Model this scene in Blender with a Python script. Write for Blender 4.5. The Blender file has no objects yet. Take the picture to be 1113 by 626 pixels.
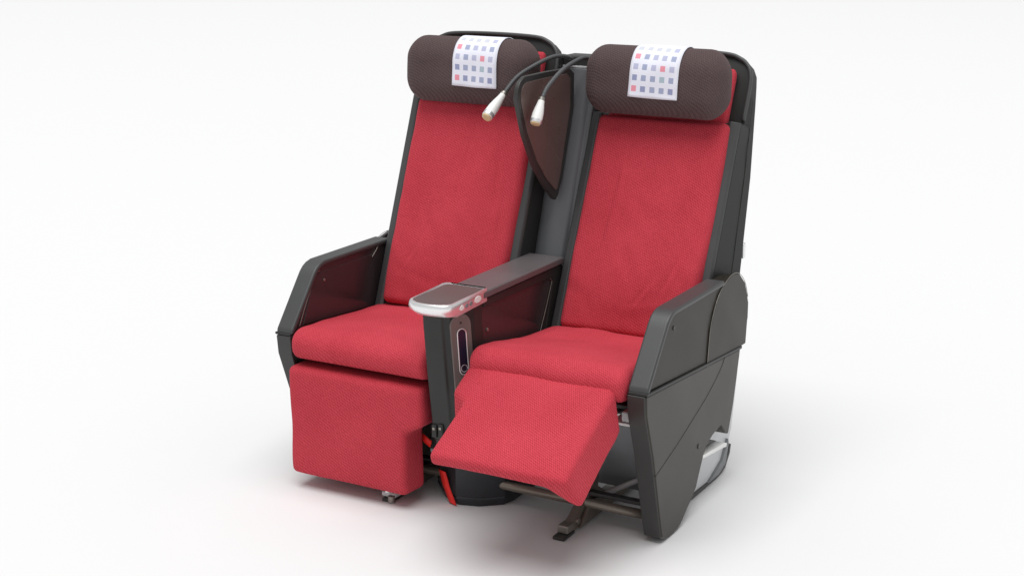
import bpy, bmesh, math, random
from mathutils import Vector, noise, Matrix
random.seed(4)
S = bpy.context.scene
COL = S.collection

# ------------------------------------------------------------------ materials
def new_mat(name):
    m = bpy.data.materials.new(name); m.use_nodes = True
    nt = m.node_tree; b = nt.nodes['Principled BSDF']
    return m, nt, b

def math_node(nt, op, a, b=None, c=None):
    n = nt.nodes.new('ShaderNodeMath'); n.operation = op
    for i, v in enumerate((a, b, c)):
        if v is None: continue
        if isinstance(v, (int, float)): n.inputs[i].default_value = v
        else: nt.links.new(v, n.inputs[i])
    return n.outputs[0]

def woven(name, dark, light, period=0.0088, bump=0.45, sheen=0.10):
    """knitted seat cloth: small lozenges in the cloth's own coordinates"""
    m, nt, b = new_mat(name); L = nt.links
    tc = nt.nodes.new('ShaderNodeTexCoord')
    wob = nt.nodes.new('ShaderNodeTexNoise'); wob.inputs['Scale'].default_value = 9; wob.inputs['Detail'].default_value = 2
    L.new(tc.outputs['Object'], wob.inputs['Vector'])
    sp = nt.nodes.new('ShaderNodeSeparateXYZ'); L.new(tc.outputs['Object'], sp.inputs[0])
    t = math_node(nt, 'MULTIPLY_ADD', sp.outputs['Y'], 0.6, sp.outputs['Z'])
    t = math_node(nt, 'MULTIPLY_ADD', wob.outputs['Fac'], 0.02, t)
    k = 2*math.pi/period
    yz = math_node(nt, 'SUBTRACT', sp.outputs['Y'], sp.outputs['Z'])
    xs = math_node(nt, 'MULTIPLY_ADD', yz, 0.45, sp.outputs['X'])
    p = math_node(nt, 'MULTIPLY_ADD', t, 0.75, xs)
    q = math_node(nt, 'MULTIPLY_ADD', t, -0.75, xs)
    s1 = math_node(nt, 'SINE', math_node(nt, 'MULTIPLY', p, k))
    s2 = math_node(nt, 'SINE', math_node(nt, 'MULTIPLY', q, k*0.5))
    v = math_node(nt, 'MULTIPLY', s1, s2)
    v01 = math_node(nt, 'MULTIPLY_ADD', v, 0.5, 0.5)
    fine = nt.nodes.new('ShaderNodeTexNoise'); fine.inputs['Scale'].default_value = 240; fine.inputs['Detail'].default_value = 3
    L.new(tc.outputs['Object'], fine.inputs['Vector'])
    h = math_node(nt, 'MULTIPLY_ADD', fine.outputs['Fac'], 0.7, math_node(nt, 'MULTIPLY', v01, 0.65))
    big = nt.nodes.new('ShaderNodeTexNoise'); big.inputs['Scale'].default_value = 5; big.inputs['Detail'].default_value = 4
    L.new(tc.outputs['Object'], big.inputs['Vector'])
    h2 = math_node(nt, 'MULTIPLY_ADD', big.outputs['Fac'], 0.45, math_node(nt, 'SUBTRACT', h, 0.36))
    mx = nt.nodes.new('ShaderNodeMix'); mx.data_type = 'RGBA'; mx.clamp_factor = True
    L.new(h2, mx.inputs['Factor'])
    mx.inputs['A'].default_value = (*dark, 1); mx.inputs['B'].default_value = (*light, 1)
    L.new(mx.outputs['Result'], b.inputs['Base Color'])
    b.inputs['Roughness'].default_value = 0.85
    b.inputs['Specular IOR Level'].default_value = 0.2
    b.inputs['Sheen Weight'].default_value = sheen
    b.inputs['Sheen Roughness'].default_value = 0.4
    b.inputs['Sheen Tint'].default_value = (*[min(1, c*2.2+0.2) for c in light], 1)
    bp = nt.nodes.new('ShaderNodeBump'); bp.inputs['Strength'].default_value = bump; bp.inputs['Distance'].default_value = 0.002
    L.new(h, bp.inputs['Height']); L.new(bp.outputs[0], b.inputs['Normal'])
    return m

def plastic(name, col, rough=0.42, grain=0.12, spec=0.5, metal=0.0, scale=420, smudge=0.08):
    m, nt, b = new_mat(name); L = nt.links
    tc = nt.nodes.new('ShaderNodeTexCoord')
    n = nt.nodes.new('ShaderNodeTexNoise'); n.inputs['Scale'].default_value = scale; n.inputs['Detail'].default_value = 2
    L.new(tc.outputs['Object'], n.inputs['Vector'])
    n2 = nt.nodes.new('ShaderNodeTexNoise'); n2.inputs['Scale'].default_value = 6; n2.inputs['Detail'].default_value = 5
    L.new(tc.outputs['Object'], n2.inputs['Vector'])
    r = math_node(nt, 'MULTIPLY_ADD', n2.outputs['Fac'], smudge*2, rough-smudge)
    L.new(r, b.inputs['Roughness'])
    mx = nt.nodes.new('ShaderNodeMix'); mx.data_type = 'RGBA'
    L.new(n2.outputs['Fac'], mx.inputs['Factor'])
    mx.inputs['A'].default_value = (*[c*0.85 for c in col], 1); mx.inputs['B'].default_value = (*[c*1.15 for c in col], 1)
    L.new(mx.outputs['Result'], b.inputs['Base Color'])
    b.inputs['Specular IOR Level'].default_value = spec
    b.inputs['Metallic'].default_value = metal
    bp = nt.nodes.new('ShaderNodeBump'); bp.inputs['Strength'].default_value = grain; bp.inputs['Distance'].default_value = 0.0006
    L.new(n.outputs['Fac'], bp.inputs['Height']); L.new(bp.outputs[0], b.inputs['Normal'])
    return m

RED    = woven('red knitted seat cloth', (0.29, 0.010, 0.022), (0.67, 0.072, 0.098))
BROWN  = woven('brown knitted headrest cloth', (0.045, 0.029, 0.029), (0.128, 0.088, 0.088), bump=0.6, sheen=0.12)
BLACK  = plastic('charcoal moulded plastic', (0.027, 0.028, 0.027), 0.42, spec=0.33)
PAD    = plastic('slate grey arm pad', (0.052, 0.053, 0.054), 0.42, grain=0.25)
GLOSS  = plastic('glossy dark side panel', (0.040, 0.034, 0.036), 0.20, grain=0.03)
PANEL  = plastic('brown grey side panel', (0.034, 0.029, 0.023), 0.36, grain=0.06, spec=0.30)
TRIM   = plastic('dark edge trim', (0.030, 0.029, 0.028), 0.4)
GREY   = plastic('grey moulded back panel', (0.105, 0.109, 0.116), 0.38)
NECK   = plastic('dark gooseneck rubber', (0.07, 0.072, 0.075), 0.45)
ARMP   = plastic('dark brown grey arm panel', (0.026, 0.022, 0.017), 0.36, grain=0.05, spec=0.18)
PRIV   = plastic('maroon brown divider panel', (0.115, 0.078, 0.070), 0.28, grain=0.03)
CONTOP = plastic('warm grey console pad', (0.125, 0.112, 0.115), 0.42, grain=0.25)
TRAYM  = plastic('taupe tray surface', (0.105, 0.095, 0.092), 0.38, grain=0.2)
SILVER = plastic('brushed silver rim', (0.86, 0.86, 0.87), 0.32, grain=0.05, metal=0.8, scale=60)
STEEL  = plastic('dull steel', (0.30, 0.28, 0.25), 0.35, metal=0.8)
BRONZE = plastic('bronze grey beam', (0.22, 0.185, 0.155), 0.35, metal=0.5)
LGREY  = plastic('light grey painted metal', (0.60, 0.61, 0.62), 0.38, grain=0.05)
MGREY  = plastic('mid grey painted metal', (0.20, 0.21, 0.22), 0.5, grain=0.05)
WHITEP = plastic('white enamel', (0.82, 0.82, 0.80), 0.3, grain=0.03)
AMBER  = plastic('amber lens', (0.60, 0.46, 0.26), 0.2)
STRAP  = plastic('bright red webbing', (0.80, 0.016, 0.010), 0.6, grain=0.6, scale=900)
REMP   = plastic('taupe handset plate', (0.16, 0.135, 0.125), 0.36, grain=0.1)
NAVY   = plastic('navy handset', (0.012, 0.015, 0.035), 0.2)
POUCH  = plastic('black box shell', (0.018, 0.020, 0.024), 0.42)

# floor: one seamless white studio sheet
FLOOR, nt, b = new_mat('white studio floor')
b.inputs['Base Color'].default_value = (0.75, 0.75, 0.752, 1); b.inputs['Roughness'].default_value = 0.9
b.inputs['Specular IOR Level'].default_value = 0.1

# ------------------------------------------------------------------ object helpers
ORG = {}
def link(me, name, mat, parent=None, kids_at=None):
    """one mesh object, given in world coordinates, origin moved to its own centre"""
    o = bpy.data.objects.new(name, me); COL.objects.link(o)
    co = [v.co for v in me.vertices]
    lo = Vector([min(c[i] for c in co) for i in range(3)]); hi = Vector([max(c[i] for c in co) for i in range(3)])
    ctr = (lo+hi)/2
    me.transform(Matrix.Translation(-ctr))
    ORG[o.name] = ctr
    o.parent = parent
    o.location = ctr - (ORG[parent.name] if parent else Vector())
    if mat:
        for m in (mat if isinstance(mat, list) else [mat]): me.materials.append(m)
    return o

def finish(bm, name, mat, parent=None, bevel=0, seg=3, smooth=True, angle=35):
    bmesh.ops.recalc_face_normals(bm, faces=bm.faces)
    me = bpy.data.meshes.new(name); bm.to_mesh(me); bm.free()
    if smooth:
        for p in me.polygons: p.use_smooth = True
    o = link(me, name, mat, parent)
    if bevel:
        md = o.modifiers.new('edge', 'BEVEL'); md.width = bevel; md.segments = seg
        md.limit_method = 'ANGLE'; md.angle_limit = math.radians(angle); md.harden_normals = True
    return o

def add_prism(bm, pts, a, b, axis='X', side=1):
    """polygon extruded along an axis; pts are the two other coordinates in order"""
    def P(p, t):
        if axis == 'X': return (t*side, p[0], p[1])
        if axis == 'Y': return (p[0]*side, t, p[1])
        return (p[0]*side, p[1], t)
    v0 = [bm.verts.new(P(p, a)) for p in pts]; v1 = [bm.verts.new(P(p, b)) for p in pts]
    bm.faces.new(v0); bm.faces.new(v1[::-1])
    n = len(pts)
    for i in range(n):
        bm.faces.new((v0[i], v0[(i+1) % n], v1[(i+1) % n], v1[i]))

def prism(name, pts, a, b, mat, parent, axis='X', side=1, bevel=0.004, seg=3, angle=35):
    bm = bmesh.new(); add_prism(bm, pts, a, b, axis, side)
    return finish(bm, name, mat, parent, bevel, seg, angle=angle)

def add_box(bm, lo, hi, M=None):
    r = bmesh.ops.create_cube(bm, size=1)
    for v in r['verts']:
        v.co = Vector([lo[i] + (v.co[i]+0.5)*(hi[i]-lo[i]) for i in range(3)])
        if M: v.co = M @ v.co
def box(name, lo, hi, mat, parent, bevel=0.004, M=None):
    bm = bmesh.new(); add_box(bm, lo, hi, M)
    return finish(bm, name, mat, parent, bevel)

def rounded(name, h, r, fn, mat, parent, n=(26, 26, 3), e=6):
    """soft cushion: rounded box of half sizes h and edge radii r, every point sent through fn"""
    ax = []
    for i in range(3):
        l = [-h[i] + r[i]*(1-math.cos(math.pi/2*k/e)) for k in range(e)]
        m = [(-h[i]+r[i]) + (2*h[i]-2*r[i])*k/n[i] for k in range(n[i]+1)]
        ax.append(l + m + [-c for c in l[::-1]])
    N = [len(a) for a in ax]
    bm = bmesh.new(); V = {}
    def vert(i, j, k):
        if (i, j, k) in V: return V[(i, j, k)]
        p = Vector((ax[0][i], ax[1][j], ax[2][k]))
        q = Vector([max(-(h[c]-r[c]), min(h[c]-r[c], p[c])) for c in range(3)])
        d = Vector([(p[c]-q[c])/r[c] for c in range(3)])
        if d.length > 1e-9: d.normalize()
        s = q + Vector([d[c]*r[c] for c in range(3)])
        V[(i, j, k)] = bm.verts.new(fn(s)); return V[(i, j, k)]
    for d in range(3):
        a, c = [(1, 2), (0, 2), (0, 1)][d]
        for end in (0, N[d]-1):
            for u in range(N[a]-1):
                for v in range(N[c]-1):
                    q = []
                    for (du, dv) in ((0, 0), (1, 0), (1, 1), (0, 1)):
                        idx = [0, 0, 0]; idx[d] = end; idx[a] = u+du; idx[c] = v+dv
                        q.append(vert(*idx))
                    bm.faces.new(q)
    return finish(bm, name, mat, parent)

def spline(pts, sub=8):
    P = [Vector(p) for p in pts]; P = [2*P[0]-P[1]] + P + [2*P[-1]-P[-2]]
    out = []
    for i in range(1, len(P)-2):
        for k in range(sub):
            t = k/sub
            out.append(0.5*((2*P[i]) + (P[i+1]-P[i-1])*t + (2*P[i-1]-5*P[i]+4*P[i+1]-P[i+2])*t*t + (3*P[i]-P[i-1]-3*P[i+1]+P[i+2])*t**3))
    out.append(P[-2]); return out

def add_tube(bm, path, rad, seg=14, closed=False):
    n = len(path); rings = []
    ref = Vector((0.31, 0.17, 0.93))
    for i, p in enumerate(path):
        a = path[(i-1) % n] if (closed or i > 0) else path[0]
        b_ = path[(i+1) % n] if (closed or i < n-1) else path[-1]
        t = (b_-a).normalized(); s = t.cross(ref)
        if s.length < 1e-3: s = t.cross(Vector((1, 0, 0)))
        s.normalize(); w = s.cross(t)
        r = rad[i] if isinstance(rad, (list, tuple)) else rad
        rings.append([bm.verts.new(p + (s*math.cos(2*math.pi*k/seg) + w*math.sin(2*math.pi*k/seg))*r) for k in range(seg)])
    for i in range(n if closed else n-1):
        A, B = rings[i], rings[(i+1) % n]
        for k in range(seg): bm.faces.new((A[k], A[(k+1) % seg], B[(k+1) % seg], B[k]))
    if not closed:
        bm.faces.new(rings[0]); bm.faces.new(rings[-1][::-1])
def tube(name, pts, rad, mat, parent, seg=14, sub=8, closed=False):
    bm = bmesh.new()
    path = spline(pts, sub) if sub else [Vector(p) for p in pts]
    add_tube(bm, path, rad, seg, closed)
    return finish(bm, name, mat, parent)

def disc_bm(bm, c, r, t, axis='X', seg=24):
    pts = [(c[1]+r*math.cos(2*math.pi*k/seg), c[2]+r*math.sin(2*math.pi*k/seg)) for k in range(seg)]
    add_prism(bm, pts, c[0]-t/2, c[0]+t/2, 'X')

def screw(parent, x, y, z, s=1, r=0.0065, mat=None):
    bm = bmesh.new(); disc_bm(bm, (x, y, z), r, 0.004)
    return finish(bm, 'screw', mat or TRIM, parent, 0.001, 2)

# ------------------------------------------------------------------ the thing
seat = bpy.data.objects.new('aircraft_double_seat', None); COL.objects.link(seat)
seat.location = (0, 0.25, 0); ORG[seat.name] = Vector((0, 0.25, 0))
seat['label'] = 'pair of joined red fabric aircraft seats with dark arms and console on white floor'
seat['category'] = 'aircraft seat'

CX = 0.31                       # the two seats stand at x = -CX and +CX
SEATS = {-1: dict(O=(0.415, 0.500), tan=0.388), 1: dict(O=(0.478, 0.483), tan=0.437)}
for s, d in SEATS.items():
    a = math.atan(d['tan']); d['a'] = a
    d['U'] = Vector((0, math.sin(a), math.cos(a))); d['N'] = Vector((0, -math.cos(a), math.sin(a)))
    d['P'] = Vector((s*CX, d['O'][0], d['O'][1]))
def back(s, x, u, w):
    d = SEATS[s]; return d['P'] + Vector((x, 0, 0)) + d['U']*u + d['N']*w

def interp(tab, u):
    for (a, va), (b, vb) in zip(tab, tab[1:]):
        if u <= b: return va + (vb-va)*max(0, (u-a))/(b-a)
    return tab[-1][1]

def back_shell(s):
    bm = bmesh.new(); rings = []
    us = [-0.14, -0.05, 0.1, 0.225, 0.4, 0.54, 0.66, 0.682, 0.69, 0.76, 0.82, 0.85, 0.875, 0.893, 0.906, 0.914]
    for u in us:
        hf = interp([(-0.2, 0.251), (0.68, 0.251), (0.69, 0.249), (0.82, 0.249), (0.85, 0.245), (0.875, 0.232), (0.893, 0.212), (0.906, 0.185), (0.914, 0.15)], u)
        ho = interp([(-0.2, 0.290), (0.225, 0.292), (0.54, 0.278), (0.80, 0.256), (0.85, 0.249), (0.875, 0.236), (0.893, 0.216), (0.906, 0.189), (0.914, 0.154)], u)
        wf = interp([(-0.2, 0.0), (0.684, 0.0), (0.69, -0.030), (0.85, -0.030), (0.914, -0.036)], u)
        wb = interp([(-0.2, -0.125), (0.225, -0.122), (0.54, -0.094), (0.80, -0.072), (0.914, -0.065)], u)
        out, inn = ho, hf+0.001
        xr, xl = (out, inn) if s > 0 else (inn, out)
        ring = [(-hf, wf), (hf, wf), (xr, wb), (xr-0.03, wb-0.028), (-xl+0.03, wb-0.028), (-xl, wb)]
        rings.append([bm.verts.new(back(s, x, u, w)) for x, w in ring])
    for A, B in zip(rings, rings[1:]):
        for k in range(6): bm.faces.new((A[k], A[(k+1) % 6], B[(k+1) % 6], B[k]))
    bm.faces.new(rings[0]); bm.faces.new(rings[-1])
    o = finish(bm, 'back_shell', BLACK, seat, 0.007, 3, angle=25)
    # raised edge strips along both sides of the cushion
    for sd in (-1, 1):
        bm = bmesh.new(); rr = []
        for k in range(13):
            u = -0.04 + 0.724*k/12
            x0, x1 = sd*0.212, sd*0.2505
            rr.append([bm.verts.new(back(s, x, u, w)) for x, w in ((x0, -0.004), (x0, 0.010), (x0+sd*0.010, 0.016), (x1-sd*0.006, 0.010), (x1, 0.001), (x1, -0.004))])
        for A, B in zip(rr, rr[1:]):
            for k in range(6): bm.faces.new((A[k], A[(k+1) % 6], B[(k+1) % 6], B[k]))
        bm.faces.new(rr[0]); bm.faces.new(rr[-1])
        finish(bm, 'edge_strip', PAD, o, 0.003, 2)
    # parting line down the shell's outer side
    sp_ = [back(s, s*(0.251 + 0.66*(interp([(-0.2, 0.290), (0.225, 0.292), (0.54, 0.278), (0.80, 0.256)], u)-0.251) + 0.0006), u, 0.66*interp([(-0.2, -0.125), (0.225, -0.122), (0.54, -0.094), (0.80, -0.072)], u)) for u in (0.10, 0.25, 0.40, 0.54, 0.66, 0.78)]
    tube('parting_line', sp_, 0.0011, TRIM, o, seg=6, sub=6)
    # rim that frames the head area
    bm = bmesh.new()
    path = []
    for x, u in ((-0.246, 0.70), (-0.247, 0.80), (-0.243, 0.845), (-0.228, 0.875), (-0.20, 0.895), (-0.15, 0.908), (0, 0.912), (0.15, 0.908), (0.20, 0.895), (0.228, 0.875), (0.243, 0.845), (0.247, 0.80), (0.246, 0.70)):
        path.append(back(s, x, u, -0.026))
    add_tube(bm, spline(path, 6), 0.0065, 8)
    finish(bm, 'head_rim', PAD, o)
    return o

CREASE = {-1: [(0.135, 0.42, -0.10, 0.10, -0.0035), (0.160, 0.30, -0.05, 0.08, 0.003), (0.02, 0.50, 0.12, 0.09, -0.002), (-0.12, 0.16, 0.5, 0.06, -0.0022)],
          1: [(-0.115, 0.34, 0.10, 0.12, -0.0032), (-0.09, 0.46, -0.06, 0.07, 0.0025), (0.13, 0.20, 0.35, 0.07, -0.0025), (0.05, 0.12, 0.6, 0.05, -0.002)]}
def back_cushion(s):
    h = (0.2165, 0.345, 0.034)
    def fn(p):
        x, v, w = p
        u = v + h[1] - 0.015
        if u > 0.66:                     # the cloth runs up behind the headrest and narrows a little
            x *= 1 - 0.10*(u-0.66)
        w2 = w + 0.006
        if w > 0:
            w2 += 0.016*(1-(x/h[0])**2)*(1-min(1, abs(v/h[1]))**4)
            w2 += -0.006*math.exp(-((abs(x)-0.13)/0.03)**2)*math.exp(-((u-0.22)/0.25)**2)
            w2 += 0.006*math.exp(-((u-0.12)/0.10)**2)
            w2 += 0.0045*noise.noise(Vector((x*7, u*5, s*3.1))) + 0.0022*noise.noise(Vector((x*22+u*9, u*14, s*5)))
            w2 += 0.0018*math.exp(-((u-0.06-0.25*abs(x))/0.014)**2)*math.sin(x*9+s)
            for (cx_, cu_, sl, ln, dp) in CREASE[s]:
                dd = (x - cx_ - sl*(u-cu_)); w2 += dp*math.exp(-(dd/0.007)**2)*math.exp(-((u-cu_)/ln)**2) - 0.6*dp*math.exp(-((dd-0.012)/0.008)**2)*math.exp(-((u-cu_)/ln)**2)
        x += 0.004*noise.noise(Vector((u*6, x*2, 9+s)))
        return back(s, x*1.012 + 0.008, u, w2)
    o = rounded('back_cushion', h, (0.022, 0.02, 0.026), fn, RED, seat, n=(90, 70, 3), e=6)
    # upper extension seen beside the headrest
    h2 = (0.206 if s < 0 else 0.199, 0.105, 0.016)
    def f2(p): return back(s, p[0]+0.004, 0.675 + p[1] + h2[1] - 0.03, p[2] - 0.012)
    rounded('upper_cover', h2, (0.012, 0.03, 0.012), f2, RED, o, n=(8, 8, 2), e=4)
    return o

HW, HU, HR = 0.235, 0.106, 0.067
HC = 0.765
HOFF = {-1: 0.056, 1: 0.072}
HC3 = {-1: Vector((-CX+0.004, 0.622, 1.235)), 1: Vector((CX, 0.692, 1.228))}
HR3 = (0.066, 0.070, 0.062)
TILT = math.radians(4)
HUP = Vector((0, math.sin(TILT), math.cos(TILT))); HN = Vector((0, -math.cos(TILT), math.sin(TILT)))
def head_shape(s, x, v, w):
    e = max(0, (abs(x)-0.17)/0.067)
    v *= 1-0.17*e*e
    w2 = w + 0.005*(x/HW)**2 + 0.003*noise.noise(Vector((x*8, v*9, s*2.0))) + 0.0015*noise.noise(Vector((x*25, v*20, s*7.0)))
    w2 += 0.008*(1-(x/HW)**2)*(1 if w > 0 else 0)*max(0, 1-(v/HU)**2)
    return HC3[s] + Vector((x, 0, 0)) + HUP*v + HN*w2
def headrest_point(s, x, ang, grow=0.0):
    """point on the pillow's own cross section at angle ang from the front (up positive), lifted by grow"""
    c, sn = math.cos(ang), math.sin(ang)
    k = 1/max(abs(c)/HR, abs(sn)/HU)
    w, v = k*c, k*sn
    qw = max(-(HR-HR3[2]), min(HR-HR3[2], w)); qv = max(-(HU-HR3[1]), min(HU-HR3[1], v))
    d = Vector(((v-qv)/HR3[1], (w-qw)/HR3[2])); d.normalize()
    return head_shape(s, x, qv + d.x*(HR3[1]+grow), qw + d.y*(HR3[2]+grow))
def headrest(s):
    return rounded('headrest', (HW, HU, HR), HR3, lambda p: head_shape(s, *p), BROWN, seat, n=(34, 12, 3), e=9)

def seat_cushion(s):
    h = (0.246, 0.268, 0.047)
    def fn(p):
        x, y, z = p
        Y = y + 0.208; X = s*CX + x + (0.003 if s > 0 else -0.006)
        if s < 0: base = interp([(-0.1, 0.452), (0.0, 0.458), (0.12, 0.452), (0.3, 0.438), (0.48, 0.430)], Y)
        else:     base = interp([(-0.1, 0.487), (-0.02, 0.491), (0.06, 0.483), (0.15, 0.466), (0.28, 0.446), (0.48, 0.436)], Y)
        Z = base + z
        if z > 0:
            Z += 0.010*(1-(x/h[0])**2)*(1-(y/h[1])**6)
            Z += 0.004*noise.noise(Vector((X*7, Y*7, 2+s))) + 0.0025*noise.noise(Vector((X*19, Y*13, 4+s)))
            if s > 0: Z += 0.003*math.exp(-((Y-0.20-0.15*x)/0.05)**2)*math.exp(-((x+0.15)/0.12)**2)
        # the front roll leans forward a little
        if Y < 0: Y -= 0.006*(1-(z/h[2])**2)
        Y += 0.003*noise.noise(Vector((X*6, Z*9, s)))
        return Vector((X, Y, Z))
    return rounded('seat_cushion', h, (0.026, 0.044, 0.040), fn, RED, seat, n=(36, 40, 3), e=7)

def leg_rest(s):
    """foam pad with its lower inner corner cut back; built flat, then set at its angle"""
    W, L, D = 0.484 if s < 0 else 0.480, 0.345 if s < 0 else 0.350, 0.105
    cut, cu = (0.062, 0.118) if s < 0 else (0.052, 0.110)
    f = -s                                  # left seat: cut on its right; right seat: cut on its left
    # local axes: x across (0 at the uncut side), u down, w back
    sl = 0.0 if s < 0 else 0.020            # the raised pad's outer edge rolls off
    F = [(sl, 0), (W, 0), (W, cu), (W-cut, cu+0.028), (W-cut, L), (0.085, L), (sl, L)]
    B = [(0, 0), (W, 0), (W, cu), (W-cut+0.008, cu+0.028), (W-cut+0.008, L), (0.085, L), (0, L)]
    if s < 0:
        top, ang, x0 = Vector((0, -0.068, 0.392)), math.radians(90), -0.566
        Df, Db = D, D
    else:
        top, ang, x0 = Vector((0, -0.052, 0.494)), math.radians(28.5), 0.553
        Df, Db = 0.112, 0.040
    down = Vector((0, -math.cos(ang), -math.sin(ang))); inn = Vector((0, math.sin(ang), -math.cos(ang)))
    def P(x, u, w):
        if s < 0: off = inn*w
        else:                               # wedge: deep at the knee, thin and swept back at the toe
            k = u/L; toe = Vector((0, 0.020, -0.036)) if x > 0.05 else Vector((0, 0.064, -0.098))
            off = (Vector((0, 0.0, -0.128))*(1-k) + toe*k)*(w/(0.112+(0.040-0.112)*k))
        return top + Vector((x0 + x*(-s), 0, 0)) + down*u + off
    bm = bmesh.new()
    vf = [bm.verts.new(P(x, u, 0)) for x, u in F]
    vb = [bm.verts.new(P(x, u, Df + (Db-Df)*u/L)) for x, u in B]
    bm.faces.new(vf); bm.faces.new(vb[::-1])
    for i in range(7): bm.faces.new((vf[i], vf[(i+1) % 7], vb[(i+1) % 7], vb[i]))
    bmesh.ops.recalc_face_normals(bm, faces=bm.faces)
    bmesh.ops.triangulate(bm, faces=[fc for fc in bm.faces if len(fc.verts) > 4])
    bmesh.ops.dissolve_limit(bm, angle_limit=0.01, verts=bm.verts, edges=bm.edges)
    bmesh.ops.bevel(bm, geom=[e for e in bm.edges if e.calc_face_angle(0) > 0.2], offset=0.021, segments=6, profile=0.55, affect='EDGES', clamp_overlap=True)
    bmesh.ops.triangulate(bm, faces=bm.faces)
    for _ in range(2):
        long = [e for e in bm.edges if e.calc_length() > 0.03]
        if long: bmesh.ops.subdivide_edges(bm, edges=long, cuts=3, use_grid_fill=True)
        bmesh.ops.triangulate(bm, faces=[fc for fc in bm.faces if len(fc.verts) > 4])
    bm.normal_update()
    ctr = P(W/2, L/2, 0)
    nrm = -inn
    for v in bm.verts:
        q = v.co - P(0, 0, 0); u = q.dot(down); xx = abs(q.x)
        k = max(0, 1-((xx/W-0.5)*2)**2)*max(0, 1-((u/L-0.5)*2)**4)
        v.co += nrm*0.008*k + v.normal*(0.0030*noise.noise(Vector((v.co.x*7, u*8, s*2))) + 0.0012*noise.noise(Vector((v.co.x*26, u*20, s*5))))
    o = finish(bm, 'leg_rest', RED, seat)
    o['label'] = 'leg rest hanging straight down' if s < 0 else 'leg rest raised forward at an angle'
    # dark backing frame under the pad
    bm = bmesh.new()
    lo = [P(x, u, w) for x in (0.03, W-0.08) for u in (0.02, L-0.05 if s < 0 else L*0.55) for w in ((Df*0.75), (Df+0.012) if s < 0 else Df*0.3+0.03)]
    vs = [bm.verts.new(p) for p in lo]
    for q in ((0, 1, 3, 2), (4, 5, 7, 6), (0, 1, 5, 4), (2, 3, 7, 6), (0, 2, 6, 4), (1, 3, 7, 5)): bm.faces.new([vs[i] for i in q])
    finish(bm, 'leg_rest_frame', TRIM, o, 0.003)
    return o

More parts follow.
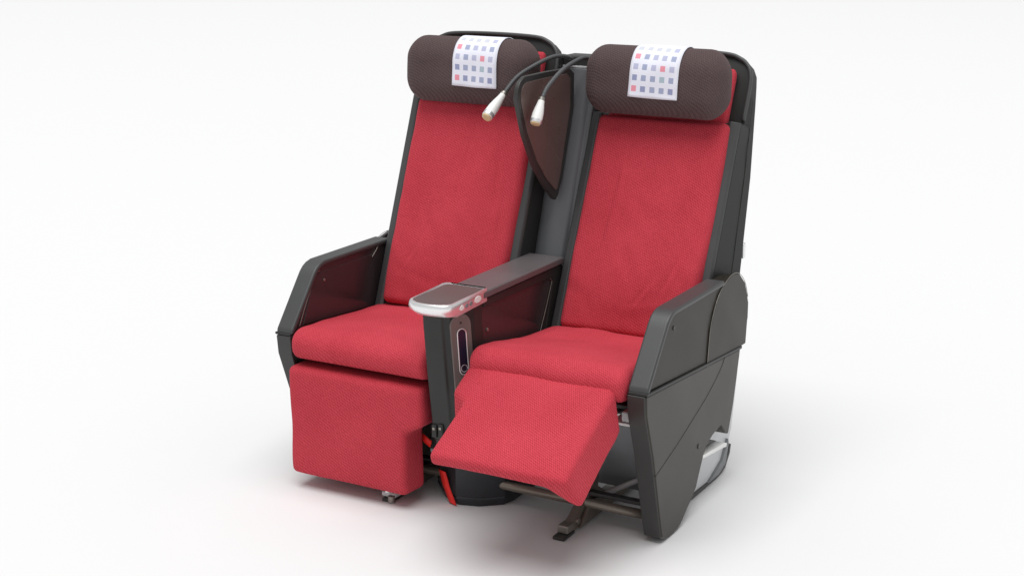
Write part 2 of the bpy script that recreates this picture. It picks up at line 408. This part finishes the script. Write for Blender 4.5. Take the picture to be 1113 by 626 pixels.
def armrest(s):
    """outer armrest, built for the right side and mirrored for the left"""
    body = [(-0.030, 0.488), (0.076, 0.625), (0.098, 0.650), (0.124, 0.664), (0.150, 0.670), (0.60, 0.672), (0.655, 0.645), (0.668, 0.432)]
    a = prism('armrest', body, 0.568, 0.6165, ARMP if s > 0 else GLOSS, seat, side=s, bevel=0.004)
    # wrapped pad: front slope and top, one bent strip
    pth = [(-0.042, 0.481), (-0.040, 0.497), (0.070, 0.637), (0.083, 0.653), (0.098, 0.666), (0.116, 0.675), (0.138, 0.680), (0.505, 0.680)]
    inner = [(0.505, 0.664), (0.141, 0.664), (0.124, 0.660), (0.109, 0.652), (0.096, 0.641), (0.084, 0.627), (-0.026, 0.485)]
    prism('arm_pad', pth+inner, 0.562, 0.6225, PAD, a, side=s, bevel=0.007, seg=4, angle=30)
    # round pivot cover at the rear of the arm
    pts = [(0.388, 0.444), (0.402, 0.55), (0.425, 0.60), (0.462, 0.644), (0.515, 0.672), (0.575, 0.685), (0.632, 0.672), (0.680, 0.635), (0.708, 0.585), (0.716, 0.53), (0.706, 0.434)]
    pc = prism('pivot_cover', pts, 0.606, 0.6200, ARMP if s > 0 else GLOSS, a, side=s, bevel=0.003)
    edge = [(s*0.6200, y, z) for y, z in pts[:9]]
    tube('cover_edge', edge, 0.0010, STEEL, a, seg=8, sub=5)
    screw(a, s*0.617, 0.137, 0.626, mat=TRIM)
    if s < 0:       # inner face of the left arm shows a shallow framed panel
        ins = [(0.02, 0.50), (0.083, 0.640), (0.118, 0.646), (0.395, 0.646), (0.415, 0.60), (0.43, 0.47)]
        prism('inset_panel', ins, 0.5655, 0.570, GLOSS, a, side=s, bevel=0.002)
        e1 = [(s*0.5650, y, z) for y, z in ((0.000, 0.500), (0.025, 0.545), (0.055, 0.592), (0.081, 0.637), (0.096, 0.648), (0.113, 0.652))]
        tube('inset_highlight', e1, 0.0018, STEEL, a, seg=6, sub=5)  # bright tubes stand in for highlight lines along the inset's edge
        e2 = [(s*0.5650, y, z) for y, z in ((0.40, 0.635), (0.425, 0.655), (0.445, 0.674))]
        tube('inset_highlight', e2, 0.0018, STEEL, a, seg=6, sub=5)
        screw(a, s*0.5645, 0.135, 0.618, r=0.005, mat=STEEL)
    # lower skirt panel with its cut-out at the back
    low = [(-0.046, 0.479), (-0.040, 0.42), (0.012, 0.281), (0.076, 0.055), (0.088, 0.022), (0.112, 0.010), (0.165, 0.004), (0.207, 0.007), (0.235, 0.020),
           (0.288, 0.055), (0.335, 0.085), (0.385, 0.112), (0.424, 0.142), (0.383, 0.168), (0.406, 0.190), (0.455, 0.208), (0.520, 0.214), (0.572, 0.172), (0.600, 0.20), (0.618, 0.259), (0.641, 0.342), (0.663, 0.428)]
    # bottom rises behind the toe so the cut-out opens below the bracket
    low = low[:10] + [(0.335, 0.087), (0.352, 0.118), (0.383, 0.168), (0.406, 0.195), (0.455, 0.212), (0.520, 0.222), (0.560, 0.185), (0.585, 0.175), (0.618, 0.259), (0.641, 0.342), (0.663, 0.428)]
    p = prism('side_skirt', low, 0.566, 0.620, PANEL if s > 0 else BLACK, seat, side=s, bevel=0.005)
    ft = [(-0.050, 0.479), (-0.044, 0.42), (0.008, 0.281), (0.072, 0.055), (0.084, 0.020), (0.112, 0.006), (0.150, 0.004), (0.118, 0.016), (0.094, 0.030), (0.084, 0.058), (0.022, 0.281), (-0.026, 0.42), (-0.030, 0.479)]
    prism('front_edge_trim', ft, 0.564, 0.617, TRIM, p, side=s, bevel=0.003)
    ledge = [(-0.047, 0.480), (-0.047, 0.488), (0.668, 0.437), (0.666, 0.428)]
    prism('ledge', ledge, 0.566, 0.6235, BLACK, p, side=s, bevel=0.002)
    seam = [(s*0.6202, y, z) for y, z in ((0.530, 0.437), (0.495, 0.405), (0.40, 0.355), (0.298, 0.316), (0.17, 0.270), (0.022, 0.225))]
    tube('panel_seam', seam, 0.0011, TRIM, p, seg=6, sub=6)
    screw(p, s*0.6205, 0.341, 0.214, r=0.008)
    # painted metal end frame behind the cut-out
    inner = [(0.26, 0.035), (0.42, 0.012), (0.64, 0.004), (0.700, 0.018), (0.735, 0.055), (0.740, 0.09), (0.762, 0.13), (0.800, 0.31), (0.810, 0.425), (0.30, 0.43)]
    q = prism('end_frame', inner, 0.548, 0.563, LGREY, seat, side=s, bevel=0.003)
    rub = [(0.26, 0.020), (0.42, 0.003), (0.645, 0.001), (0.708, 0.012), (0.746, 0.052), (0.752, 0.08), (0.739, 0.08), (0.731, 0.057), (0.696, 0.022), (0.64, 0.010), (0.42, 0.018), (0.26, 0.040)]
    prism('rubber_edge', rub, 0.545, 0.568, TRIM, q, side=s, bevel=0.002)
    prism('corner_gusset', [(0.56, 0.012), (0.64, 0.012), (0.700, 0.03), (0.722, 0.09), (0.715, 0.11), (0.67, 0.05)], 0.560, 0.572, MGREY, q, side=s, bevel=0.002)
    br = prism('bracket', [(0.378, 0.163), (0.378, 0.173), (0.555, 0.156), (0.572, 0.150), (0.570, 0.138), (0.550, 0.142)], 0.560, 0.6215, WHITEP, q, side=s, bevel=0.002)
    prism('bracket_face', [(0.385, 0.176), (0.405, 0.192), (0.45, 0.192), (0.545, 0.162)], 0.560, 0.598, TRIM, q, side=s, bevel=0.002)
    return a

shells = {s: back_shell(s) for s in (-1, 1)}
for s in (-1, 1):
    back_cushion(s); headrest(s); seat_cushion(s); leg_rest(s); armrest(s)
# recline latch and hinge cap on the back edge of the right shell
box('recline_tab', (0.585, 0.712, 0.700), (0.600, 0.728, 0.748), SILVER, shells[1], 0.003)
prism('hinge_cap', [(0.70, 0.44), (0.74, 0.45), (0.765, 0.50), (0.765, 0.55), (0.74, 0.60), (0.70, 0.62)], 0.575, 0.603, TRIM, shells[1], bevel=0.004)
# panel between the two shells, with the lamp mount on top
bm = bmesh.new(); rr = []
for k in range(15):
    z = 0.40 + 0.845*k/14; y = 0.605 + (z-0.73)*0.335
    rr.append([bm.verts.new((x, y+dy, z)) for x, dy in ((-0.072, 0.0), (-0.060, 0.0), (-0.050, -0.008), (-0.038, -0.011), (0.030, -0.011), (0.040, -0.006), (0.048, 0.004), (0.062, 0.006), (0.062, 0.13), (-0.072, 0.13))])
for A, B in zip(rr, rr[1:]):
    for k in range(10): bm.faces.new((A[k], A[(k+1) % 10], B[(k+1) % 10], B[k]))
bm.faces.new(rr[0]); bm.faces.new(rr[-1])
cp = finish(bm, 'centre_panel', GREY, seat, 0.004, 2, angle=30)
box('lamp_mount', (-0.066, 0.775, 1.15), (0.060, 0.86, 1.283), BLACK, cp, 0.008)
box('lamp_mount_lip', (-0.060, 0.768, 1.246), (0.058, 0.80, 1.252), SILVER, cp, 0.001)

# privacy divider
poly = [(0.345, 1.190), (0.352, 1.225), (0.368, 1.245), (0.395, 1.257), (0.53, 1.258), (0.690, 1.255), (0.722, 1.235), (0.722, 1.13), (0.648, 0.915), (0.616, 0.858), (0.600, 0.846), (0.582, 0.856), (0.524, 0.903), (0.452, 0.980), (0.388, 1.080)]
dv = prism('privacy_divider', poly, -0.007, 0.007, TRIM, seat, bevel=0.003, seg=3, angle=60)
cy = sum(p[0] for p in poly)/len(poly); cz = sum(p[1] for p in poly)/len(poly)
ipoly = [(0.366, 1.188), (0.371, 1.218), (0.384, 1.232), (0.402, 1.239), (0.53, 1.240), (0.668, 1.238), (0.690, 1.222), (0.690, 1.13), (0.626, 0.925), (0.607, 0.886), (0.599, 0.878), (0.588, 0.884), (0.532, 0.926), (0.470, 0.990), (0.408, 1.086)]
prism('divider_panel', ipoly, -0.0095, 0.0095, PRIV, dv, bevel=0.001)

# reading lamps
def lamp(pts, tip, col_r=0.0068):
    path = spline(pts, 10)
    dense = []
    for a, b_ in zip(path, path[1:]):
        n = max(1, int((b_-a).length/0.0016))
        for k in range(n): dense.append(a.lerp(b_, k/n))
    dense.append(path[-1])
    rad = [col_r + 0.0006*math.sin(i*1.3) for i in range(len(dense))]
    bm = bmesh.new(); add_tube(bm, dense, rad, 12)
    lp = finish(bm, 'reading_lamp', NECK, seat)
    a = path[-1]; d = (Vector(tip)-a); Ln = d.length; d.normalize()
    prof = [(-0.002, 0.0085), (0.0, 0.0100), (0.06, 0.0105), (0.2, 0.0122), (0.42, 0.0160), (0.62, 0.0185), (0.85, 0.0190), (0.97, 0.0185), (1.0, 0.0165)]
    bm = bmesh.new(); add_tube(bm, [a + d*(t*Ln) for t, _ in prof], [r*0.92 for _, r in prof], 24)
    hd = finish(bm, 'lamp_head', WHITEP, lp)
    bm = bmesh.new(); add_tube(bm, [a + d*(Ln*0.93), a + d*(Ln*1.05), a + d*(Ln*1.06)], [0.0150, 0.0148, 0.012], 24)
    finish(bm, 'lens', AMBER, lp, 0.001, 2)
    bm = bmesh.new(); add_tube(bm, [a - d*0.004, a + d*0.006], [0.0102, 0.0106], 18); finish(bm, 'neck_ring', STEEL, lp, 0.001, 2)
    bm = bmesh.new(); add_tube(bm, [a + d*(Ln*0.86), a + d*(Ln*0.99)], [0.0182, 0.0172], 24); finish(bm, 'bezel', SILVER, lp, 0.001, 2)
    bm = bmesh.new(); add_tube(bm, [path[0] - (path[1]-path[0]).normalized()*0.025, path[0] + (path[1]-path[0]).normalized()*0.012], [0.011, 0.010], 16)
    finish(bm, 'base_collar', TRIM, lp, 0.001, 2)
lamp([(-0.030, 0.785, 1.270), (-0.034, 0.735, 1.284), (-0.045, 0.675, 1.287), (-0.062, 0.595, 1.270), (-0.088, 0.520, 1.238), (-0.100, 0.455, 1.192)], (-0.112, 0.372, 1.131))
lamp([(0.045, 0.790, 1.268), (0.045, 0.740, 1.282), (0.045, 0.685, 1.284), (0.045, 0.570, 1.263), (0.045, 0.470, 1.221), (0.045, 0.431, 1.188)], (0.045, 0.391, 1.120))

# ------------------------------------------------------------------ centre console
con = prism('centre_console', [(0.05, 0.20), (0.035, 0.50), (0.02, 0.655), (0.03, 0.664), (0.55, 0.664), (0.60, 0.60), (0.60, 0.30), (0.10, 0.20)], -0.060, 0.052, GLOSS, seat, bevel=0.004)
prism('console_pad', [(0.045, 0.655), (0.045, 0.678), (0.545, 0.678), (0.560, 0.672), (0.560, 0.655)], -0.062, 0.062, CONTOP, con, bevel=0.006, seg=4)
prism('console_side_frame', [(0.06, 0.652), (0.548, 0.652), (0.548, 0.40), (0.425, 0.40), (0.490, 0.612), (0.476, 0.626), (0.06, 0.630)], 0.050, 0.0565, BLACK, con, bevel=0.002)
tube('recess_highlight', [(0.0555, 0.400, 0.455), (0.0555, 0.445, 0.535), (0.0555, 0.480, 0.605), (0.0555, 0.482, 0.618), (0.0555, 0.470, 0.624)], 0.0013, STEEL, con, seg=6, sub=6)  # thin highlight on the recess lip, modelled as a bright tube
screw(con, 0.053, 0.085, 0.555, r=0.006, mat=STEEL)
# front column, leaning back a little towards the floor
colm = []
bm = bmesh.new()
plan = [(-0.066, -0.075), (-0.060, -0.086), (0.000, -0.086), (0.006, -0.080), (0.022, -0.074), (0.050, -0.014), (0.056, 0.002), (0.056, 0.050), (-0.066, 0.050)]
rr = []
for z, dy in ((0.655, -0.003), (0.60, 0.0), (0.45, 0.018), (0.30, 0.040), (0.235, 0.052)):
    k = 1 if z > 0.3 else 1
    rr.append([bm.verts.new((x, y+dy, z)) for x, y in plan])
for A, B in zip(rr, rr[1:]):
    for k in range(len(plan)): bm.faces.new((A[k], A[(k+1) % len(plan)], B[(k+1) % len(plan)], B[k]))
bm.faces.new(rr[0]); bm.faces.new(rr[-1])
cl = finish(bm, 'console_column', BLACK, con, 0.003, 3, angle=20)
prism('console_foot', [(0.012, 0.185), (0.004, 0.25), (0.06, 0.25), (0.12, 0.185)], -0.085, 0.030, TRIM, con, bevel=0.004)
for (x, z) in ((-0.052, 0.268), (-0.030, 0.272)):
    box('buckle', (x-0.008, -0.050, z-0.022), (x+0.008, -0.028, z+0.018), BLACK, con, 0.003)
    box('buckle_pin', (x-0.004, -0.0525, z+0.002), (x+0.004, -0.048, z+0.010), STEEL, con, 0.001)

# handset plate on the angled cheek of the column
A = Vector((0.0215, -0.0755, 0)); B = Vector((0.0515, -0.0125, 0)); dxy = (B-A).normalized(); nn = Vector((dxy.y, -dxy.x, 0))
mid = (A+B)/2
def cheek(a, z, o):
    dy = interp([(0.30, 0.040), (0.45, 0.018), (0.60, 0.0), (0.655, -0.003)], z)
    return mid + dxy*a + nn*o + Vector((0, dy, z))
def capsule(hw, z0, z1, seg=12):
    out = []
    for k in range(seg+1): t = math.pi*k/seg; out.append((hw*math.cos(t), z1-hw+hw*math.sin(t)))
    for k in range(seg+1): t = math.pi + math.pi*k/seg; out.append((hw*math.cos(t), z0+hw+hw*math.sin(t)))
    return out
def cheek_plate(name, pts, o0, o1, mat, parent, bevel=0.0015):
    bm = bmesh.new()
    v0 = [bm.verts.new(cheek(a, z, o0)) for a, z in pts]; v1 = [bm.verts.new(cheek(a, z, o1)) for a, z in pts]
    bm.faces.new(v0); bm.faces.new(v1[::-1])
    for i in range(len(pts)): bm.faces.new((v0[i], v0[(i+1) % len(pts)], v1[(i+1) % len(pts)], v1[i]))
    return finish(bm, name, mat, parent, bevel, 2)
hp = cheek_plate('handset_plate', capsule(0.0345, 0.36, 0.634), -0.004, 0.005, REMP, con)
cheek_plate('handset', capsule(0.0125, 0.452, 0.586), 0.004, 0.0075, NAVY, con, 0.001)
def cheek_ring(name, pts, r, mat):
    bm = bmesh.new(); add_tube(bm, [cheek(a, z, 0.0065) for a, z in pts], r, 8, closed=True); return finish(bm, name, mat, con)
cheek_ring('handset_rim', capsule(0.0150, 0.449, 0.589), 0.0018, SILVER)
cheek_ring('button_rim', [(0.0105*math.cos(t*math.pi/10), 0.468+0.0105*math.sin(t*math.pi/10)) for t in range(20)], 0.0016, SILVER)
cheek_plate('indicator', capsule(0.0035, 0.603, 0.611), 0.004, 0.006, TRIM, con, 0.0005)

# tray at the console's front end: silver rim with a taupe inset
def tray_outline(g, wall=True):
    base = [(0.060, 0.070), (0.0735, -0.145), (0.066, -0.158), (0.050, -0.168), (0.019, -0.176), (-0.010, -0.177), (-0.036, -0.173), (-0.060, -0.158), (-0.070, -0.140), (-0.078, 0.050), (-0.074, 0.064), (-0.060, 0.070)]
    cx, cy = 0.0, -0.05
    out = []
    for x, y in base:
        d = Vector((x-cx, y-cy)); l = d.length
        if wall and y > 0.04: out.append((x, y)); continue
        if wall and x > 0.03 and g > 0.0095 and x > 0.045: out.append((x-0.001, y + g*0.9*(y < -0.1))); continue
        out.append((x - g*(1 if x > cx else -1)*(min(1, abs(d.x)/0.05)), y - g*(1 if y > cy else -1)*(min(1, abs(d.y)/0.08))))
    return out
bm = bmesh.new(); rr = []
for g, z in ((0.032, 0.646), (0.012, 0.651), (0.002, 0.662), (-0.001, 0.672), (0.000, 0.682), (0.003, 0.6865), (0.008, 0.687), (0.009, 0.683)):
    rr.append([bm.verts.new((x, y if not (y > 0.05 and z < 0.68) else y, z)) for x, y in tray_outline(g)])
n = len(rr[0])
for A_, B_ in zip(rr, rr[1:]):
    for k in range(n): bm.faces.new((A_[k], A_[(k+1) % n], B_[(k+1) % n], B_[k]))
bm.faces.new(rr[0]); bm.faces.new(rr[-1])
tr = finish(bm, 'tray_rim', SILVER, con, 0.0015, 2, angle=40)
prism('tray_surface', tray_outline(0.0088, False), 0.676, 0.6852, TRAYM, con, axis='Z', bevel=0.001)
# small switch cluster on the tray's right edge
for y0, y1, z0, z1, m in ((-0.100, -0.078, 0.657, 0.673, WHITEP), (-0.066, -0.050, 0.657, 0.671, MGREY), (-0.040, -0.024, 0.657, 0.671, MGREY), (-0.010, 0.030, 0.656, 0.675, WHITEP)):
    bm = bmesh.new(); pts = []
    for k in range(16):
        t = 2*math.pi*k/16; pts.append(((y0+y1)/2 + (y1-y0)/2*math.cos(t), (z0+z1)/2 + (z1-z0)/2*math.sin(t)))
    xx = 0.0735 - ((y0+y1)/2+0.145)*0.0628
    add_prism(bm, pts, xx-0.008, xx+0.0022, 'X')
    finish(bm, 'switch', m, con, 0.001, 2)

# ------------------------------------------------------------------ under-seat structure
fr = box('seat_pan', (-0.555, 0.075, 0.388), (0.555, 0.46, 0.402), TRIM, seat, 0.004)
for xa, xb in ((0.10, 0.547), (-0.547, -0.17)):
    rb = prism('rear_baffle', [(0.300, 0.055), (0.320, 0.055), (0.165, 0.360), (0.115, 0.360), (0.115, 0.345)], xa, xb, MGREY, seat, bevel=0.004)
    box('baffle_lip', (xa, 0.105, 0.3405), (xb-0.001, 0.118, 0.3625), WHITEP, rb, 0.002)
tube('cross_beam', [(-0.562, 0.12, 0.066), (0.566, 0.12, 0.066)], 0.0135, BRONZE, seat, seg=20, sub=0)
box('beam_flange', (-0.56, 0.136, 0.082), (0.562, 0.160, 0.094), TRIM, seat, 0.002)
box('hinge_block', (0.515, 0.022, 0.3705), (0.556, 0.07, 0.402), LGREY, seat, 0.006)
box('hinge_plate', (0.485, 0.018, 0.3615), (0.5615, 0.13, 0.3700), WHITEP, seat, 0.002)
tube('diagonal_strut', [(0.375, 0.205, 0.062), (0.548, 0.33, 0.145)], 0.008, LGREY, seat, seg=12, sub=0)
def leg_base(x):
    p = prism('leg', [(0.02, 0.006), (0.02, 0.032), (0.055, 0.042), (0.130, 0.088), (0.165, 0.375), (0.215, 0.375), (0.20, 0.09), (0.26, 0.052), (0.54, 0.052), (0.58, 0.03), (0.58, 0.004), (0.45, 0.004), (0.30, 0.018), (0.12, 0.018), (0.07, 0.006)], x-0.014, x+0.014, BRONZE, seat, bevel=0.003)
    box('foot_pad', (x-0.020, -0.030, 0.0), (x+0.018, 0.040, 0.011), TRIM, p, 0.003)
    box('foot_fitting', (x-0.018, -0.004, 0.011), (x+0.016, 0.040, 0.036), STEEL, p, 0.004)
    prism('leg_gusset', [(0.06, 0.010), (0.13, 0.070), (0.30, 0.045), (0.50, 0.02), (0.50, 0.010)], x+0.016, x+0.026, BRONZE, p, bevel=0.002)
    bm = bmesh.new(); disc_bm(bm, (x+0.017, 0.06, 0.030), 0.010, 0.008); finish(bm, 'bolt', STEEL, p, 0.001, 2)
    bm = bmesh.new(); disc_bm(bm, (x+0.028, 0.17, 0.045), 0.007, 0.006); finish(bm, 'bolt', STEEL, p, 0.001, 2)
    return p
leg_base(0.350); ll = leg_base(-0.235)
box('foot_clamp', (-0.262, -0.020, 0.012), (-0.212, 0.020, 0.028), LGREY, ll, 0.004)
bm = bmesh.new(); add_tube(bm, [Vector((-0.240, -0.018, 0.028)), Vector((-0.240, -0.018, 0.060))], 0.009, 16); finish(bm, 'foot_bolt', SILVER, ll, 0.001, 2)
bm = bmesh.new(); add_tube(bm, [Vector((-0.222, -0.026, 0.002)), Vector((-0.222, -0.026, 0.022))], 0.011, 16); finish(bm, 'foot_bolt', STEEL, ll, 0.001, 2)

# black box on the floor under the console, with its red pull straps
plan = [(-0.160, 0.140), (-0.105, 0.082), (-0.036, 0.046), (0.030, 0.066), (0.092, 0.118), (0.104, 0.165), (0.104, 0.34), (-0.160, 0.34)]
bm = bmesh.new(); rr = []
for z, g in ((0.001, 0.93), (0.018, 0.985), (0.026, 1.0), (0.030, 0.985), (0.034, 1.0), (0.150, 1.02), (0.200, 0.98)):
    rr.append([bm.verts.new((-0.028+(x+0.028)*g, 0.19+(y-0.19)*g, z)) for x, y in plan])
for A_, B_ in zip(rr, rr[1:]):
    for k in range(8): bm.faces.new((A_[k], A_[(k+1) % 8], B_[(k+1) % 8], B_[k]))
bm.faces.new(rr[0]); bm.faces.new(rr[-1])
bx_ = finish(bm, 'equipment_box', POUCH, seat, 0.006, 3, angle=30)
def strap(pts, wdir, w, parent):
    bm = bmesh.new(); a = []; path = spline(pts, 6)
    for p in path:
        a.append([bm.verts.new(p + Vector(wdir)*k*w/2 + Vector((0, -1, 0))*t) for k, t in ((-1, 0), (1, 0), (1, 0.0025), (-1, 0.0025))])
    for A_, B_ in zip(a, a[1:]):
        for k in range(4): bm.faces.new((A_[k], A_[(k+1) % 4], B_[(k+1) % 4], B_[k]))
    bm.faces.new(a[0]); bm.faces.new(a[-1])
    return finish(bm, 'pull_strap', STRAP, parent)
strap([(-0.094, 0.062, 0.098), (-0.086, 0.060, 0.080), (-0.076, 0.056, 0.055), (-0.062, 0.052, 0.030), (-0.048, 0.048, 0.004)], (0.93, -0.35, 0), 0.034, bx_)
strap([(-0.150, 0.040, 0.205), (-0.133, 0.035, 0.198), (-0.118, 0.040, 0.185)], (0.3, 0, 0.95), 0.022, bx_)

# ------------------------------------------------------------------ the cloth covers on the headrests (lie on them: top level)
DOT = {}
for nm, c in dict(pale=(0.60, 0.62, 0.69), lav=(0.49, 0.50, 0.67), slate=(0.36, 0.40, 0.56), teal=(0.40, 0.50, 0.57), navy=(0.30, 0.33, 0.51), pink=(0.80, 0.30, 0.37)).items():
    m, nt, b = new_mat('printed dot '+nm); b.inputs['Base Color'].default_value = (*c, 1); b.inputs['Roughness'].default_value = 0.8; DOT[nm] = m
CL, nt, b = new_mat('white printed cloth'); b.inputs['Base Color'].default_value = (0.80, 0.81, 0.90, 1); b.inputs['Roughness'].default_value = 0.85
order = list(DOT)
GRID = [['pale', 'pale', 'pale', 'pale', 'lav'],
        ['pink', 'slate', 'lav', 'lav', 'slate'],
        ['lav', 'slate', 'lav', 'pink', 'lav'],
        ['navy', 'slate', 'slate', 'teal', 'slate'],
        ['pink', 'navy', 'slate', 'slate', 'navy']]
def cover(s, xc, label, skew, turn):
    bm = bmesh.new(); W = 0.160
    xs = [(0, 0)]; xf = [0]
    m0 = 0.07; pitch = (1-m0)/5; dw = pitch*0.54
    cols = [0.0]; ctag = []
    for i in range(5):
        a = m0*0.9 + i*pitch; cols.append(a); ctag.append(-1); cols.append(a+dw); ctag.append(i)
    cols.append(1.0); ctag.append(-1)
    # arc length down the pillow front
    A0, A1, NA = 2.45, -0.62, 220
    def hp(x, ang):
        return headrest_point(s, x, ang, 0.0035)
    angs = [A0 + (A1-A0)*k/NA for k in range(NA+1)]
    pts = [hp(xc, a) for a in angs]
    al = [0.0]
    for p, q in zip(pts, pts[1:]): al.append(al[-1] + (q-p).length)
    tot = al[-1]
    def ang_at(l):
        l = max(0, min(tot, l))
        for k in range(NA):
            if al[k+1] >= l: return angs[k] + (angs[k+1]-angs[k])*(l-al[k])/(al[k+1]-al[k]+1e-9)
        return angs[-1]
    # rows: five printed rows on the front, plain cloth over the top
    rp = 0.0330; dh = 0.0175; first = tot - 5*rp + 0.010 - 0.012
    rows = [0.0]; rtag = []
    k = 1
    while first - 0.012*k > 0.0: k += 1
    nb = 8
    for j in range(1, nb+1): rows.append(first*j/nb); rtag.append(-1)
    for r in range(5):
        a = first + r*rp
        rows += [a+dh/2, a+dh]; rtag += [r, r]
        nxt = a+rp if r < 4 else tot
        rows += [(a+dh+nxt)/2, nxt]; rtag += [-1, -1]
    vs = []
    for l in rows:
        line = []
        for c in cols:
            x = xc - W/2 + W*c
            t = max(0, (l-first)/(tot-first))
            p = hp(x + skew*t + 0.004*(t-0.5)*turn*0, ang_at(l + turn*(c-0.5)*0.006))
            p = p + HN*(0.0014*math.sin(7*c+5*t+2*s) + 0.0016*noise.noise(Vector((c*3, t*4, s*4.0))) + 0.0035*max(0, (t-0.93)/0.07)*(0.4+0.6*math.sin(5*c+s)**2))
            line.append(bm.verts.new(p))
        vs.append(line)
    for i in range(len(rows)-1):
        for j in range(len(cols)-1):
            f = bm.faces.new((vs[i][j], vs[i][j+1], vs[i+1][j+1], vs[i+1][j]))
            if rtag[i] >= 0 and ctag[j] >= 0: f.material_index = 1 + order.index(GRID[rtag[i]][ctag[j]])
    o = finish(bm, 'headrest_cover', [CL]+[DOT[k] for k in order])
    md = o.modifiers.new('thick', 'SOLIDIFY'); md.thickness = 0.0022; md.offset = 0
    o['label'] = label; o['category'] = 'headrest cover'; o['group'] = 'printed cloths over the headrests'
cover(-1, 0.046, 'white cloth with small blue and pink squares over the left seat headrest', 0.004, 1)
cover(1, 0.020, 'white cloth with small blue and pink squares over the right seat headrest', -0.004, 1)

# ------------------------------------------------------------------ floor
bm = bmesh.new(); bmesh.ops.create_grid(bm, x_segments=1, y_segments=1, size=80)
me = bpy.data.meshes.new('floor'); bm.to_mesh(me); bm.free(); me.materials.append(FLOOR)
fl = bpy.data.objects.new('floor', me); COL.objects.link(fl); fl['kind'] = 'structure'
fl['label'] = 'seamless white studio floor with soft shadows'

# ------------------------------------------------------------------ light
w = bpy.data.worlds.new('World'); S.world = w; w.use_nodes = True
bg = w.node_tree.nodes['Background']; bg.inputs[0].default_value = (1, 1, 1, 1); bg.inputs[1].default_value = 0.52
def area(name, loc, target, size, power):
    ld = bpy.data.lights.new(name, 'AREA'); ld.shape = 'SQUARE'; ld.size = size; ld.energy = power
    o = bpy.data.objects.new(name, ld); COL.objects.link(o); o.location = loc
    o.rotation_euler = (Vector(target)-Vector(loc)).to_track_quat('-Z', 'Y').to_euler(); return o
area('studio_softbox', (2.0, -26.0, 150.0), (0, 3, 0.4), 130.0, 234000)

# ------------------------------------------------------------------ camera
cd = bpy.data.cameras.new('Camera'); cam = bpy.data.objects.new('Camera', cd); COL.objects.link(cam); S.camera = cam
f, yh, vx, Wp, Hp = 1650.0, -115.0, 1505.0, 1113.0, 626.0
pitch = math.atan((Hp/2-yh)/f); yaw = math.atan((vx-Wp/2)/math.hypot(f, Hp/2-yh))
cam.location = (2.185, -3.6, 1.785)
cam.rotation_euler = (math.pi/2-pitch, 0, yaw)
cd.sensor_fit = 'HORIZONTAL'; cd.sensor_width = 36; cd.lens = 36*f/Wp; cd.clip_start = 0.05; cd.clip_end = 500

S.view_settings.view_transform = 'Standard'; S.view_settings.look = 'None'
S.view_settings.exposure = 0; S.view_settings.gamma = 1
